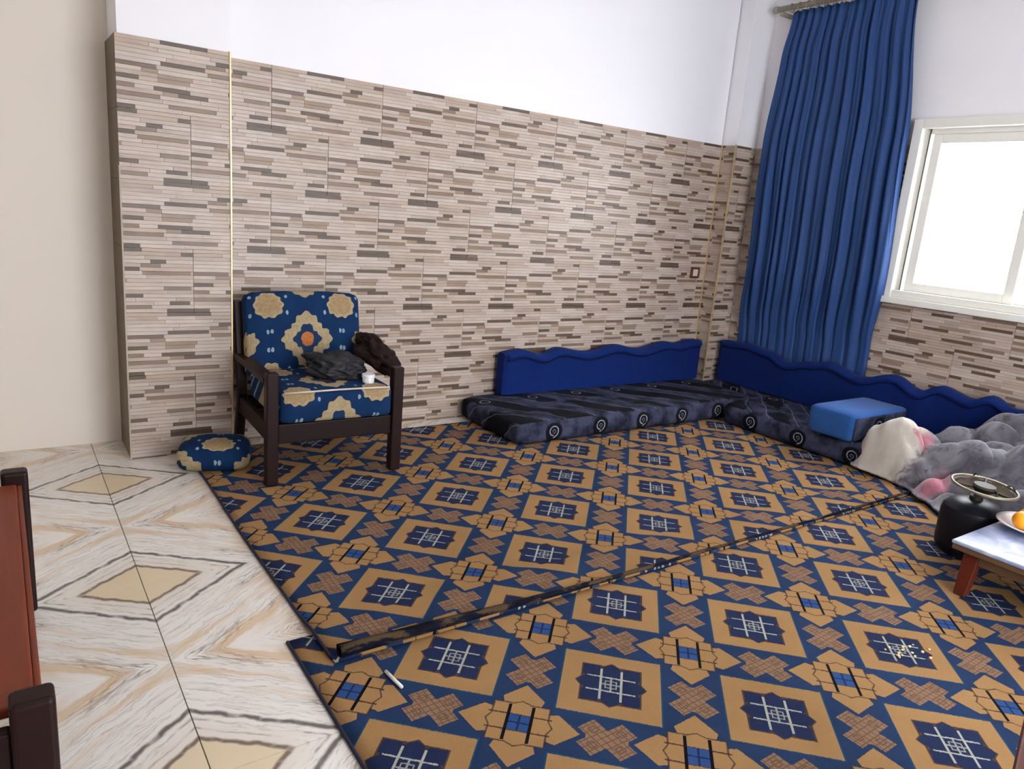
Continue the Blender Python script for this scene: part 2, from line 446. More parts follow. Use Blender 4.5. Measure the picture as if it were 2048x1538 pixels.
# ------------------------------------------------------------------ carpets
def carpet_mat(name, O, theta, L):
    m = bpy.data.materials.new(name); g = G(m); X, Y, Z = g.coord('Object')
    ca, sa = math.cos(theta), math.sin(theta)
    wob = g.noise(g.vec, 160, 1, 0.5) - 0.5
    dx = X - O[0] + wob*0.004; dy = Y - O[1] + wob*0.004
    i = (dx*ca + dy*sa)*(1/L); j = (dy*ca - dx*sa)*(1/L)
    qx = i - (i+0.5).floor(); qy = j - (j+0.5).floor()
    ax, ay = qx.abs(), qy.abs()
    mx, mn = ax.max(ay), ax.min(ay)
    blue = lin(38, 58, 112); ochre = lin(186, 136, 76); dkblue = lin(36, 48, 92)
    cream = lin(196, 196, 180); taupe = lin(158, 124, 98); black = lin(16, 14, 20); brown = lin(84, 58, 48); sky = lin(52, 88, 146)
    n1 = g.noise(g.vec, 3.0, 3, 0.6)
    blv = g.mix(n1, lin(36, 52, 88), lin(44, 70, 110)); ocv = g.mix(n1, lin(170, 128, 80), lin(192, 150, 102))
    c = blv
    # along the lanes between the squares: t along, n across
    t, n = mn, 0.5 - mx
    # knots
    def dia(ct, cn, r): return ((t-ct).abs() + (n-cn).abs()) < r
    kn = dia(0.080, 0.062, 0.088).max(dia(0.0, 0.0, 0.075))
    kn = kn.max(((t < 0.12)*(n < 0.055)))
    c = g.mix(kn, c, taupe)
    la = ((t+n)*(1/0.058)).frac(); lb = ((t-n)*(1/0.058)).frac()
    ln = ((la-0.5).abs() < 0.085).max((lb-0.5).abs() < 0.085)
    ring = (((t-0.08).abs()+(n-0.062).abs()) - 0.03).abs() < 0.006
    c = g.mix((kn*ln.max(ring))*0.6, c, brown)
    # hearts
    wd = (t-0.150)*0.95
    notch = (n < ((t-0.305)*1.2))
    ht = (n < wd.min(0.128-(t-0.27).max(0.0)*0.3))*(t < 0.335)*(1.0-notch)
    c = g.mix(ht, c, ocv)
    # medallion at the lattice corners (black bars run one way only)
    m1, m2 = 0.5-ax, 0.5-ay; mm, ml = m1.max(m2), m1.min(m2)
    lim = 0.165 + (0.026-ml*0.5).max(0.0)
    md = mm < lim
    c = g.mix(md, c, ocv)
    out = ((mm-lim).abs() < 0.0055)
    c = g.mix(out*0.8, c, lin(66, 52, 50))
    th = ((m2-0.067).abs() < 0.006)*(m1 < 0.185)
    c = g.mix(th*0.85, c, lin(60, 44, 40))
    c = g.mix(mm < 0.067, c, sky)
    c = g.mix((mm < 0.067)*((m1 < 0.006).max(m2 < 0.006)), c, dkblue)
    tk = ((m1-0.069).abs() < 0.0095)*(m2 < 0.155)
    c = g.mix(tk, c, black)
    # ochre square with blue star and cream lattice
    c = g.mix((mx < 0.318), c, lin(34, 80, 112))
    c = g.mix((mx < 0.308), c, ocv)
    slim = 0.180 + (0.034 - mn*0.75).max(0.0)
    cut = ((mn-0.062).abs() < 0.012)*(mx > 0.166)
    star = (mx < slim)*(1.0-cut)
    sl2 = slim + 0.010
    c = g.mix((mx < sl2)*0.8, c, lin(34, 26, 36))
    c = g.mix(star, c, g.mix(n1, lin(32, 42, 78), lin(44, 56, 94)))
    h1 = ((ax-0.064).abs() < 0.0075)*(ay < 0.155); h2 = ((ay-0.069).abs() < 0.0062)*(ax < 0.152)
    c = g.mix(h1.max(h2)*0.92, c, cream)
    inn = ((ax < 0.006)*(ay < 0.069)).max((ay < 0.006)*(ax < 0.064)).max(((mx-0.034).abs() < 0.004))
    c = g.mix(inn*0.7*(mx < 0.064), c, cream)
    # wear and pile
    pile = g.noise(g.vec, 420, 2, 0.6); wear = g.noise(g.vec, 1.6, 4, 0.6)
    c = g.scale(c, 0.42 + pile*0.34 + wear*0.20)
    g.color(c); g.bsdf.inputs['Roughness'].default_value = 0.95; g.bsdf.inputs['Specular IOR Level'].default_value = 0.1
    g.bump(pile, 0.5, 0.004)
    return m
LC = 0.4695; TA = R(-44.2)
def shift(o, dj): return (o[0]-math.sin(TA)*LC*dj, o[1]+math.cos(TA)*LC*dj)
M_CARP_R = carpet_mat('patterned_carpet_rear', shift((0.78892*1.33, 2.06535*1.33), -0.012), R(-43.9), 0.4680)
M_CARP_F = carpet_mat('patterned_carpet_front', shift((0.79937*1.33, 1.25409*1.33), -0.02), R(-44.4), 0.4712)
M_CBACK = plain('carpet_binding', (26, 30, 52), 0.95, var=0.4, scale=60)
def hem_mat():
    m = bpy.data.materials.new('carpet_rolled_hem'); g = G(m); X, Y, Z = g.coord('Object')
    n1 = g.noise(g.comb(X*9.0, Y*22.0, Z*22.0), 1.0, 3, 0.6); n2 = g.noise(g.vec, 300, 2, 0.6)
    c = g.mix(step(n1, 0.50, 0.58), lin(20, 22, 36), lin(82, 66, 48))
    c = g.mix(step(n1, 0.36, 0.42), lin(12, 11, 14), c)
    g.color(g.scale(c, 0.5 + n2*0.6)); g.bsdf.inputs['Roughness'].default_value = 0.95; g.bsdf.inputs['Specular IOR Level'].default_value = 0.1
    return m
M_CROLL = hem_mat()

def carpet_sheet(name, x0, x1, y0, y1, zf, thick, mat, nx=90, ny=50):
    vs, fs = [], []
    for b in range(ny+1):
        for a in range(nx+1):
            x = x0+(x1-x0)*a/nx; y = y0+(y1-y0)*b/ny
            wob = 0.006*mnoise.noise(Vector((x*1.3, y*1.3, 2)))
            if a == 0: x += wob
            vs.append((x, y, zf(x, y)))
    for b in range(ny):
        for a in range(nx):
            i = b*(nx+1)+a; fs.append((i, i+1, i+nx+2, i+nx+1))
    me = bpy.data.meshes.new(name); me.from_pydata(vs, [], fs)
    o = link(name, me, mat, smooth=True)
    md = o.modifiers.new('thickness', 'SOLIDIFY'); md.thickness = thick; md.offset = -1
    return o
CF_Y1 = 1.965
front_carpet = carpet_sheet('carpet', 0.645, 4.80, Y_FRONT+0.1, CF_Y1, lambda x, y: 0.0085 + 0.0012*mnoise.noise(Vector((x*3, y*3, 0))), 0.008, M_CARP_F)
tag(front_carpet, 'blue and ochre carpet whose far edge is overlapped by another carpet\'s rolled hem', 'carpet')
RY0 = 1.79
def zrear(x, y):
    over = max(0.0, min(1.0, (CF_Y1+0.10-y)/0.08))
    return 0.0085 + 0.0116*over + 0.0012*mnoise.noise(Vector((x*3, y*3, 5)))
rear_carpet = carpet_sheet('carpet', 0.725, 4.80, RY0, 3.80, zrear, 0.008, M_CARP_R, 90, 60)
tag(rear_carpet, 'blue and ochre carpet with dark rolled hem running under the armchair and floor mattresses', 'carpet')
# rolled hem along the near edge, thick at its free end and tapering away
mb = MB(); t = bmesh.new(); rows = []
N, K = 70, 22
for a in range(N+1):
    x = 0.745 + (4.70-0.745)*a/N
    rr = 0.007 + 0.017*math.exp(-((x-0.745)/0.75)**1.4) + 0.002*mnoise.noise(Vector((x*5, 0, 0)))
    yc = RY0 + 0.004 + 0.010*mnoise.noise(Vector((x*0.9, 3, 0))); row = []
    for k in range(K+1):
        ang = R(-110) + R(560)*k/K; r = rr*(1.0-0.45*k/K)
        row.append(t.verts.new((x, yc + r*math.sin(-ang), 0.0228 + rr*0.98 - r*math.cos(ang)*0.98)))
    rows.append(row)
for a in range(N):
    for k in range(K): t.faces.new((rows[a][k], rows[a+1][k], rows[a+1][k+1], rows[a][k+1]))
mb.add(t); hem = mb.build('rolled_hem', M_CROLL, rear_carpet, smooth=True)
md = hem.modifiers.new('thickness', 'SOLIDIFY'); md.thickness = 0.004
# dark binding down the free left edges
for pr, x, y0, y1, z in ((front_carpet, 0.646, Y_FRONT+0.1, CF_Y1, 0.0055), (rear_carpet, 0.726, RY0+0.03, 3.79, 0.0062)):
    pts = []
    for k in range(61):
        y = y0+(y1-y0)*k/60
        zz = z + ((zrear(x, y)-0.0085) if pr is rear_carpet else 0)
        pts.append((x+0.006*mnoise.noise(Vector((x*1.3, y*1.3, 2))), y, zz))
    MB().tube(pts, 0.0055, 6).build('edge_binding', M_CBACK, pr, smooth=True)

# ------------------------------------------------------------------ fabrics
def upholstery_mat():
    m = bpy.data.materials.new('blue_floral_upholstery'); g = G(m); X, Y, Z = g.coord('Object')
    P = 0.375
    nz = g.noise(g.vec, 45, 2, 0.6) - 0.5
    u = X + nz*0.012; v = Y + Z + nz*0.012
    pu = u*(1/P); pv = v*(1/P)
    x = (pu - (pu+0.5).floor())*P; y = (pv - (pv+0.5).floor())*P
    x2 = (pu - pu.floor() - 0.5)*P; y2 = (pv - pv.floor() - 0.5)*P
    n2 = g.noise(g.vec, 9, 3, 0.6); n3 = g.noise(g.vec, 70, 3, 0.7)
    c = g.mix(n2, lin(9, 24, 64), lin(16, 54, 92))
    creamc = g.mix(n3, lin(112, 94, 66), lin(192, 174, 138))
    r = hyp(x*1.02, y*0.92); th = g.math('ARCTAN2', y, x)
    R1 = 0.116 + (th*4.0).cos()*0.015 + (th*16.0).cos()*0.006
    R2 = 0.064 + (th*4.0).cos()*0.010 + (th*10.0).cos()*0.004
    c = g.mix((r < R1), c, creamc)
    c = g.mix((r < R2), c, g.mix(n2, lin(16, 30, 72), lin(32, 62, 92)))
    c = g.mix((r < 0.034), c, g.mix(n3, lin(120, 64, 36), lin(206, 126, 70)))
    r2 = hyp(x2, y2*0.95); th2 = g.math('ARCTAN2', y2, x2)
    R3 = 0.072 + (th2*3.0 + 1.57).cos()*0.004 + (th2*10.0).cos()*0.004
    c = g.mix((r2 < R3), c, creamc)
    c = g.mix((r2 < R3-0.014)*0.55, c, g.mix(n3, lin(110, 80, 54), lin(168, 136, 96)))
    ax, ay = x.abs(), y.abs()
    mk = (hyp((ax-0.178)*1.6, ay-0.045) < 0.012).max(hyp((ax-0.098)*1.6, ay-0.140) < 0.012)
    c = g.mix(mk*0.85, c, lin(140, 160, 170))
    g.color(c); g.bsdf.inputs['Roughness'].default_value = 0.85; g.bsdf.inputs['Specular IOR Level'].default_value = 0.15
    g.bump(n3, 0.2, 0.003)
    return m
M_UPH = upholstery_mat()
M_WOOD = plain('dark_mahogany_wood', (31, 11, 10), 0.45, var=0.5, scale=6, stretch=(6, 6, 1), spec=0.2)
M_WOODX = plain('dark_stained_wood', (27, 10, 9), 0.45, var=0.5, scale=7, stretch=(1, 6, 6), spec=0.2)
M_RED = plain('reddish_brown_wood', (116, 52, 32), 0.5, var=0.28, scale=5, stretch=(10, 1, 6), bump=0.05, spec=0.25)
M_LEG = plain('red_brown_table_wood', (84, 34, 22), 0.5, var=0.3, scale=6, stretch=(6, 6, 1), spec=0.12)
M_PIPE = plain('pale_piping', (200, 190, 176), 0.7)
M_VELVET = plain('royal_blue_velvet', (17, 38, 98), 1.0, var=0.25, scale=26, sheen=0.03, bump=0.06, spec=0.08)
M_VELVET_L = plain('blue_velvet_welt', (12, 24, 66), 1.0, var=0.2, scale=30, spec=0.08)
M_CURT = plain('blue_satin_curtain', (42, 70, 120), 0.6, var=0.08, scale=200, spec=0.2)

def mattress_mat(name, u0):
    m = bpy.data.materials.new(name); g = G(m); X, Y, Z = g.coord('Object')
    P = 0.365
    nz = g.noise(g.vec, 9, 3, 0.6); n2 = g.noise(g.vec, 30, 3, 0.6); nw = g.noise(g.vec, 5, 2, 0.5) - 0.5
    u = X - u0; v = Y + Z
    c = g.mix(step(nz, 0.35, 0.62), lin(20, 22, 38), lin(62, 65, 86))
    c = g.mix(step(n2, 0.58, 0.72)*0.5, c, lin(50, 70, 112))
    # dark diagonal leaf shapes over the top
    st = (u + v*0.9 + nw*0.10)*(1/P); sw = (st - (st+0.5).floor()).abs()
    lf = (sw < (0.22 + nw*1.1)) * (v > 0.15)
    c = g.mix(lf*0.95, c, lin(11, 11, 18))
    lf2 = ((sw - 0.30).abs() < 0.012) * (v > 0.15)
    c = g.mix(lf2*0.6, c, lin(120, 122, 140))
    # discs with a pale spiral along the front
    pu = u*(1/P); x = (pu - (pu+0.5).floor())*P; y = v - 0.068
    r = hyp(x, y); th = g.math('ARCTAN2', x, y)
    disc = r < 0.060 + nw*0.012
    c = g.mix(disc, c, lin(10, 10, 18))
    sp = (r - (0.031 + th*0.0018)).abs() < 0.0032
    sp2 = (r - (0.010 + th*0.0016)).abs() < 0.002
    c = g.mix((sp*step(n2, 0.3, 0.5)).max(sp2*0.5), c, lin(150, 152, 166))
    # second disc motif on the top
    y3 = v - 0.62; r3 = hyp((x.abs()-P/2), y3); c = g.mix((r3 < 0.055), c, lin(12, 12, 20)); c = g.mix(((r3-0.03).abs() < 0.004)*0.7, c, lin(150, 152, 170))
    g.color(c); g.bsdf.inputs['Roughness'].default_value = 0.8; g.bsdf.inputs['Specular IOR Level'].default_value = 0.15
    return m

def pad(w_, d_, h_, r, seg=4, cuts=8, puff=0.0):
    """rounded, slightly puffy upholstery block, origin at front bottom centre-left (0..w, 0..d, 0..h)"""
    t = bmesh.new(); bmesh.ops.create_cube(t, size=1.0)
    for v in t.verts: v.co = Vector(((v.co.x+0.5)*w_, (v.co.y+0.5)*d_, (v.co.z+0.5)*h_))
    bmesh.ops.subdivide_edges(t, edges=t.edges[:], cuts=cuts, use_grid_fill=True)
    c = Vector((w_/2, d_/2, h_/2)); half = Vector((w_/2, d_/2, h_/2))
    for v in t.verts:
        q = v.co - c
        inner = Vector([max(-(half[i]-r), min(half[i]-r, q[i])) for i in range(3)])
        e = q - inner
        if e.length > 1e-9: q = inner + e.normalized()*r if e.length > r else q
        if puff:
            fx = max(0, 1-(q.x/half.x)**2); fy = max(0, 1-(q.y/half.y)**2); fz = max(0, 1-(q.z/half.z)**2)
            q = q + Vector((0, 0, math.copysign(puff*fx*fy, q.z) if abs(q.z) > half.z*0.6 else 0))
            q = q + Vector((0, math.copysign(puff*fx*fz, q.y) if abs(q.y) > half.y*0.6 else 0, 0))
        v.co = c + q
    return t
def padobj(name, mat, parent, w_, d_, h_, r, loc=(0, 0, 0), rot=(0, 0, 0), cuts=8, puff=0.0):
    mb = MB(); mb.add(pad(w_, d_, h_, r, 4, cuts, puff))
    return mb.build(name, mat, parent, True, loc, rot)

# ------------------------------------------------------------------ armchair
def armchair(name, loc, rz):
    c = empty(name, loc, rz); W = 0.665           # outer width, front posts at y=0
    def part(nm, *b, mat=M_WOOD, bev=0.005): return MB().box(*b, bev, 2).build(nm, mat, c)
    for sx in (-1, 1):
        x0 = sx*(W/2-0.0275)
        MB().box(x0-0.0275, x0+0.0275, -0.025, 0.03, 0, 0.53, 0.006, 2).build('front_leg', M_WOOD, c)
        # rear leg, raked back above the seat
        mb = MB(); t = bmesh.new()
        pts = [(0.60, 0.0), (0.52, 0.30), (0.595, 0.765)]
        vs = []
        for (y, z) in pts:
            vs.append([t.verts.new((x0-0.02, y, z)), t.verts.new((x0+0.02, y, z)), t.verts.new((x0+0.02, y+0.05, z)), t.verts.new((x0-0.02, y+0.05, z))])
        for a, b in zip(vs, vs[1:]):
            for k in range(4): t.faces.new((a[k], a[(k+1) % 4], b[(k+1) % 4], b[k]))
        t.faces.new(vs[0][::-1]); t.faces.new(vs[-1]); mb.add(t); mb.build('rear_leg', M_WOOD, c)
        part('armrest', x0-0.032, x0+0.032, 0.02, 0.58, 0.475, 0.505)
        part('side_rail', x0-0.015, x0+0.015, 0.03, 0.55, 0.20, 0.285)
    part('front_rail', -W/2+0.055, W/2-0.055, -0.012, 0.018, 0.195, 0.288, mat=M_WOODX)
    part('rear_rail', -W/2+0.055, W/2-0.055, 0.53, 0.555, 0.21, 0.285, mat=M_WOODX)
    for k in range(5):
        y = 0.06+0.095*k; part('seat_slat', -W/2+0.04, W/2-0.04, y, y+0.05, 0.268, 0.284, mat=M_WOODX, bev=0.003)
    part('back_top_rail', -W/2+0.045, W/2-0.045, 0.597, 0.625, 0.66, 0.74, mat=M_WOODX)
    part('back_lower_rail', -W/2+0.045, W/2-0.045, 0.545, 0.57, 0.40, 0.46, mat=M_WOODX)
    cw = W-0.115
    s = padobj('seat_cushion', M_UPH, c, cw, 0.56, 0.155, 0.03, (-cw/2, -0.03, 0.287), (0, 0, 0), 12, 0.008)
    # shift object origin so that the print is centred on the cushion
    recentre(s, (cw/2, 0, -0.03))
    pp = [(-cw/2+0.02, -0.026, 0.437), (-cw/4, -0.034, 0.441), (0, -0.036, 0.443), (cw/4, -0.034, 0.441), (cw/2-0.02, -0.026, 0.437)]
    MB().tube(pp, 0.0045, 6).build('piping', M_PIPE, s, True, loc=-Vector(s.location))
    bw = cw + 0.05
    b = padobj('back_cushion', M_UPH, c, bw, 0.11, 0.425, 0.04, (-bw/2, 0.425, 0.405), (R(-11.5), 0, 0), 12, 0.014)
    recentre(b, (bw/2, 0, 0.175))
    return c
def recentre(o, off):
    off = Vector(off)
    o.data.transform(Matrix.Translation(-off))
    o.location = Vector(o.location) + Matrix.Rotation(o.rotation_euler.x, 3, 'X') @ off
ch = armchair('armchair', (1.28, 3.205, 0.010), R(-1.6))
tag(ch, 'dark wooden armchair with blue and cream floral cushions against the stone-clad wall', 'armchair')

# ------------------------------------------------------------------ crumpled things on the armchair
def lump(name, mat, rx, ry, rz, loc, seed, amp=0.25, freq=4.0, rot=(0, 0, 0), flat=0.0):
    t = bmesh.new(); bmesh.ops.create_icosphere(t, subdivisions=5, radius=1.0)
    for v in t.verts:
        p = v.co.copy(); n = mnoise.fractal(p*freq*0.5+Vector((seed, 0, 0)), 1.0, 2.0, 3)
        rd = abs(mnoise.noise(p*freq+Vector((0, seed, 0))))
        k = 1 + amp*n - amp*0.6*rd
        q = Vector((p.x*k*rx, p.y*k*ry, p.z*k*rz))
        if q.z < -rz*flat: q.z = -rz*flat + (q.z+rz*flat)*0.08
        v.co = q
    mb = MB(); mb.add(t); return mb.build(name, mat, None, True, loc, rot)
M_BAG = plain('charcoal_cloth', (28, 28, 33), 0.5, var=0.5, scale=8, spec=0.3)
M_BAG2 = plain('dark_brown_cloth', (44, 29, 29), 0.8, var=0.4, scale=12, spec=0.15)
b1 = lump('cloth_bundle', M_BAG, 0.165, 0.13, 0.075, (1.355, 3.425, 0.500), 3.1, 0.3, 3.0, (0, R(8), R(-15)), 0.75)
tag(b1, 'crumpled charcoal cloth bundle lying on the armchair seat', 'cloth')
b2 = lump('garment', M_BAG2, 0.075, 0.20, 0.075, (1.60, 3.47, 0.545), 8.3, 0.35, 3.2, (R(14), 0, R(6)), 0.5)
tag(b2, 'dark brown garment bunched over the armrest of the armchair', 'garment')
M_WHITE = plain('white_plastic', (232, 232, 236), 0.35, var=0.03)
bt = empty('small_tub', (1.462, 3.262, 0.4515))
mb = MB().lathe([(0.0, 0), (0.026, 0), (0.028, 0.004), (0.029, 0.028), (0.027, 0.031)], 24); mb.build('tub_body', M_WHITE, bt, False)
mb = MB().lathe([(0.031, 0.029), (0.032, 0.031), (0.032, 0.042), (0.030, 0.045), (0.0, 0.045)], 24); mb.build('lid', M_WHITE, bt, False)
for o in bt.children: autosmooth(o)
tag(bt, 'small round white plastic tub with lid on the armchair seat', 'tub')
# floor cushion in the same fabric tucked beside the armchair
fc = padobj('floor_cushion', M_UPH, None, 0.33, 0.26, 0.12, 0.055, (0.615, 3.50, 0.012), (0, 0, R(-18)), 10, 0.012)
tag(fc, 'small floral floor cushion lying beside the left leg of the armchair', 'cushion')

# ------------------------------------------------------------------ wall socket
so = empty('wall_socket', (4.452, Y_BACK, 0.976))
M_SOCK = plain('brown_socket_plastic', (92, 44, 34), 0.4, var=0.15); M_SOCKW = plain('pale_socket_insert', (206, 190, 176), 0.4, var=0.05)
mb = MB()
for b in ((-.046, .046, .026, .042), (-.046, .046, -.042, -.026), (-.046, -.028, -.026, .026), (.028, .046, -.026, .026)):
    mb.box(b[0], b[1], -0.016, -0.001, b[2], b[3], 0.002, 1)
mb.build('frame', M_SOCK, so)
MB().box(-.029, .029, -0.011, -0.001, -.027, .027, 0.002, 1).build('insert', M_SOCKW, so)
tag(so, 'square brown framed socket with pale insert on the stone-clad wall', 'socket')

# ------------------------------------------------------------------ floor mattresses
def mattress(name, length, depth, h, loc, rz, u0, label, corner=None):
    m = mattress_mat('dark_swirl_mattress_fabric', u0)
    o = padobj(name, m, None, length, depth, h, 0.045, loc, (0, 0, rz), 27, 0.006)
    # lengthwise resolution and a little sag
    for v in o.data.vertices:
        if v.co.z > h*0.5: v.co.z += 0.007*mnoise.noise(Vector((v.co.x*3, v.co.y*4, loc[0])))
    if corner:      # the end that turns into the corner is narrowed to fit behind its neighbour
        for v in o.data.vertices:
            k = max(0.0, min(1.0, (corner[0]+0.02-v.co.x)/0.04))
            v.co.y += k*(corner[1]+v.co.y*(depth-corner[1])/depth - v.co.y)
    tag(o, label, 'mattress', 'floor seating mattresses')
    return o
ZC = 0.0105
mattress('floor_mattress', 2.17, 0.66, 0.14, (2.385, 3.245, ZC), 0, 2.647-2.385, 'dark swirl patterned floor mattress lying along the stone-clad back wall')
mattress('floor_mattress', 1.74, 0.68, 0.14, (4.09, 3.79, ZC), R(-90), 3.79-2.946, 'dark swirl patterned floor mattress under the curtain and blue armrest cushion', corner=(0.575, 0.485))
mattress('floor_mattress', 1.55, 0.62, 0.14, (4.15, 2.03, ZC), R(-90), 0.2, 'dark swirl patterned floor mattress hidden beneath the grey blanket')

# ------------------------------------------------------------------ wavy back cushions
def wavy(name, length, h, thick, prof, loc, rz, label):
    """prof(x) -> top height; front at local -y"""
    root = empty(name, loc, rz)
    n = 96; t = bmesh.new(); cols = []
    for i in range(n+1):
        x = length*i/n; top = prof(x); e = 0.018
        xe = 0
        ring = [(0.0, 0.0), (0.0, top-e*1.6), (-0.012, top-e*0.8), (-0.004, top-e*0.2), (thick*0.25, top), (thick*0.75, top), (thick, top-e), (thick, 0.0)]
        sq = 1.0
        if i in (0, n): sq = 0.75
        cy = thick/2
        cols.append([t.verts.new((x, cy+(y-cy)*sq, z if z == 0 else z*(1 if sq == 1 else 0.985))) for y, z in ring])
    m = len(cols[0])
    for a, b in zip(cols, cols[1:]):
        for k in range(m): t.faces.new((a[k], b[k], b[(k+1) % m], a[(k+1) % m]))
    t.faces.new(cols[0]); t.faces.new(cols[-1][::-1])
    mb = MB(); mb.add(t); o = mb.build('cushion_body', M_VELVET, root); autosmooth(o, 50)
    pts = [(length*i/n, -0.004, prof(length*i/n)-0.052) for i in range(1, n)]
    MB().tube(pts, 0.0045, 6).build('welt', M_VELVET_L, o, True)
    # padded roll that follows the wave
    pts = [(length*i/n, 0.004, prof(length*i/n)-0.026) for i in range(1, n)]
    MB().tube(pts, 0.022, 10).build('padded_roll', M_VELVET, o, True)
    tag(root, label, 'cushion', 'wavy wall cushions')
    return root
def interp(pts):
    def f(x):
        if x <= pts[0][0]: return pts[0][1]
        for (a, b), (c, d) in zip(pts, pts[1:]):
            if x <= c:
                k = (x-a)/(c-a); k = (1-math.cos(math.pi*k))/2
                return b+(d-b)*k
        return pts[-1][1]
    return f
pl0 = interp([(0, .425), (.14, .44), (.32, .40), (.46, .437), (.72, .402), (.98, .440), (1.22, .405), (1.50, .445), (1.62, .43), (1.78, .452), (1.88, .45)])
ZM = 0.1585
pl = lambda x: pl0(x) + 0.0105 - ZM
wavy('backrest_cushion', 1.87, .44, 0.10, pl, (2.645, 3.805, ZM), 0, 'royal blue velvet cushion with wavy top standing against the stone-clad back wall')
YR = 3.76
pr0 = interp([(0, .462), (.10, .468), (.26, .48), (.44, .458), (.61, .405), (.80, .45), (.94, .478), (1.17, .43), (1.395, .492), (1.57, .432), (1.69, .492), (1.87, .455), (1.97, .50), (2.10, .455), (2.3, .49), (2.5, .45)])
pr = lambda x: pr0(x) + 0.0105 - ZM
wavy('backrest_cushion', 2.45, .46, 0.09, pr, (4.665, YR, ZM), R(-90), 'long royal blue velvet cushion with wavy top standing below the curtain and window')

# ------------------------------------------------------------------ blue armrest cushion with patterned ends
M_POUF_END = mattress_mat('dark_swirl_cushion_end', 0.25)
pf = empty('armrest_cushion', (4.05, 2.22, 0.157))
PW, PD, PH = 0.61, 0.30, 0.175
o = padobj('cushion_body', plain('mid_blue_velvet', (36, 78, 138), 0.9, var=0.15, scale=20, sheen=0.1, spec=0.15), pf, PW, PD, PH, 0.03, (0, 0, 0), (0, 0, 0), 8, 0.0)
for y in (-0.004, PD-0.008):
    padobj('patterned_end', M_POUF_END, pf, PW-0.05, 0.016, PH-0.04, 0.006, (0.025, y-0.002, 0.015), (0, 0, 0), 6)
tag(pf, 'bright blue block cushion with dark patterned end standing on the floor mattress', 'cushion')

# ------------------------------------------------------------------ curtain on its rod
M_ROD = plain('beige_curtain_rod', (150, 142, 128), 0.5, var=0.15)
rod = empty('curtain_rod', (4.70, 3.70, 2.87))
MB().tube([(0, 0, 0), (0, -3.0, 0)], 0.019, 16).build('pole', M_ROD, rod, True)
MB().lathe([(0.0, 0.0), (0.020, 0.0), (0.024, 0.006), (0.024, 0.03), (0.016, 0.042), (0.0, 0.046)], 20, Matrix.Rotation(R(-90), 4, 'X')).build('end_cap', M_ROD, rod, True)
for y in (-0.03, -1.5, -2.97):
    MB().box(-0.008, 0.117, y-0.012, y+0.012, -0.045, -0.018, 0.003, 1).build('bracket', M_ROD, rod)
for k in range(13):
    y = -0.11 - k*0.066
    pts = [(0.027*math.cos(a), y, 0.027*math.sin(a)-0.006) for a in [2*math.pi*q/20 for q in range(20)]]
    MB().tube(pts, 0.0035, 6, True).build('curtain_ring', plain('curtain_ring_wood', (150, 128, 92), 0.5) if k == 0 else bpy.data.materials['curtain_ring_wood'], rod, True)
tag(rod, 'beige round curtain rod with end cap high on the right wall', 'curtain rod')
NU, NV = 260, 60; vs, fs = [], []
ZT, ZB = 2.835, 0.30
def lerp(a, b, t): return a+(b-a)*t
phs = [0]; rr = random.Random(11)
for k in range(14): phs.append(phs[-1]+rr.uniform(0.7, 1.5))
tot = phs[-1]
def warp(s):
    x = s*14; i = min(13, int(x)); return lerp(phs[i], phs[i+1], x-i)/tot*14
for b in range(NV+1):
    tv = b/NV; z = lerp(ZT, ZB, tv)
    yl = interp([(0, 3.585), (0.12, 3.625), (0.35, 3.665), (0.7, 3.635), (0.86, 3.68), (1, 3.665)])(tv)
    yr = interp([(0, 2.70), (0.35, 2.605), (0.7, 2.57), (0.86, 2.605), (1, 2.60)])(tv)
    lo_ = max(0.0, min(1.0, (tv-0.72)/0.16)); amp = lerp(lerp(0.009, 0.032, min(1, tv*1.8)), 0.010, lo_) * (1-0.35*max(0, tv-0.75)/0.25)
    for a in range(NU+1):
        s = a/NU; ph = warp(s)
        q = math.sin(2*math.pi*ph + 0.5*math.sin(tv*3+ph)); pk = 0.45+0.9*abs(math.sin(ph*1.7)); sh = q*pk + 0.35*math.sin(4.9*math.pi*ph+tv*2)*pk
        x = lerp(4.722, 4.784, lo_) - amp*(sh) + 0.010*(1-lo_)*mnoise.noise(Vector((s*30, tv*4, 0)))
        x = min(x, 4.800)
        y = lerp(yl, yr, s) + 0.012*math.cos(2*math.pi*ph)*min(1, tv*3) + 0.02*math.sin(tv*5+s*7)*tv*s*(1-s)
        vs.append((x, y, z + (0.012*abs(math.sin(math.pi*ph)) if b == 0 else 0)))
for b in range(NV):
    for a in range(NU):
        i = b*(NU+1)+a; fs.append((i, i+1, i+NU+2, i+NU+1))
me = bpy.data.meshes.new('curtain'); me.from_pydata(vs, [], fs)
cu = link('curtain', me, M_CURT, smooth=True); md = cu.modifiers.new('thickness', 'SOLIDIFY'); md.thickness = 0.003
tag(cu, 'long pleated blue curtain hanging beside the window down to the wall cushion', 'curtain')

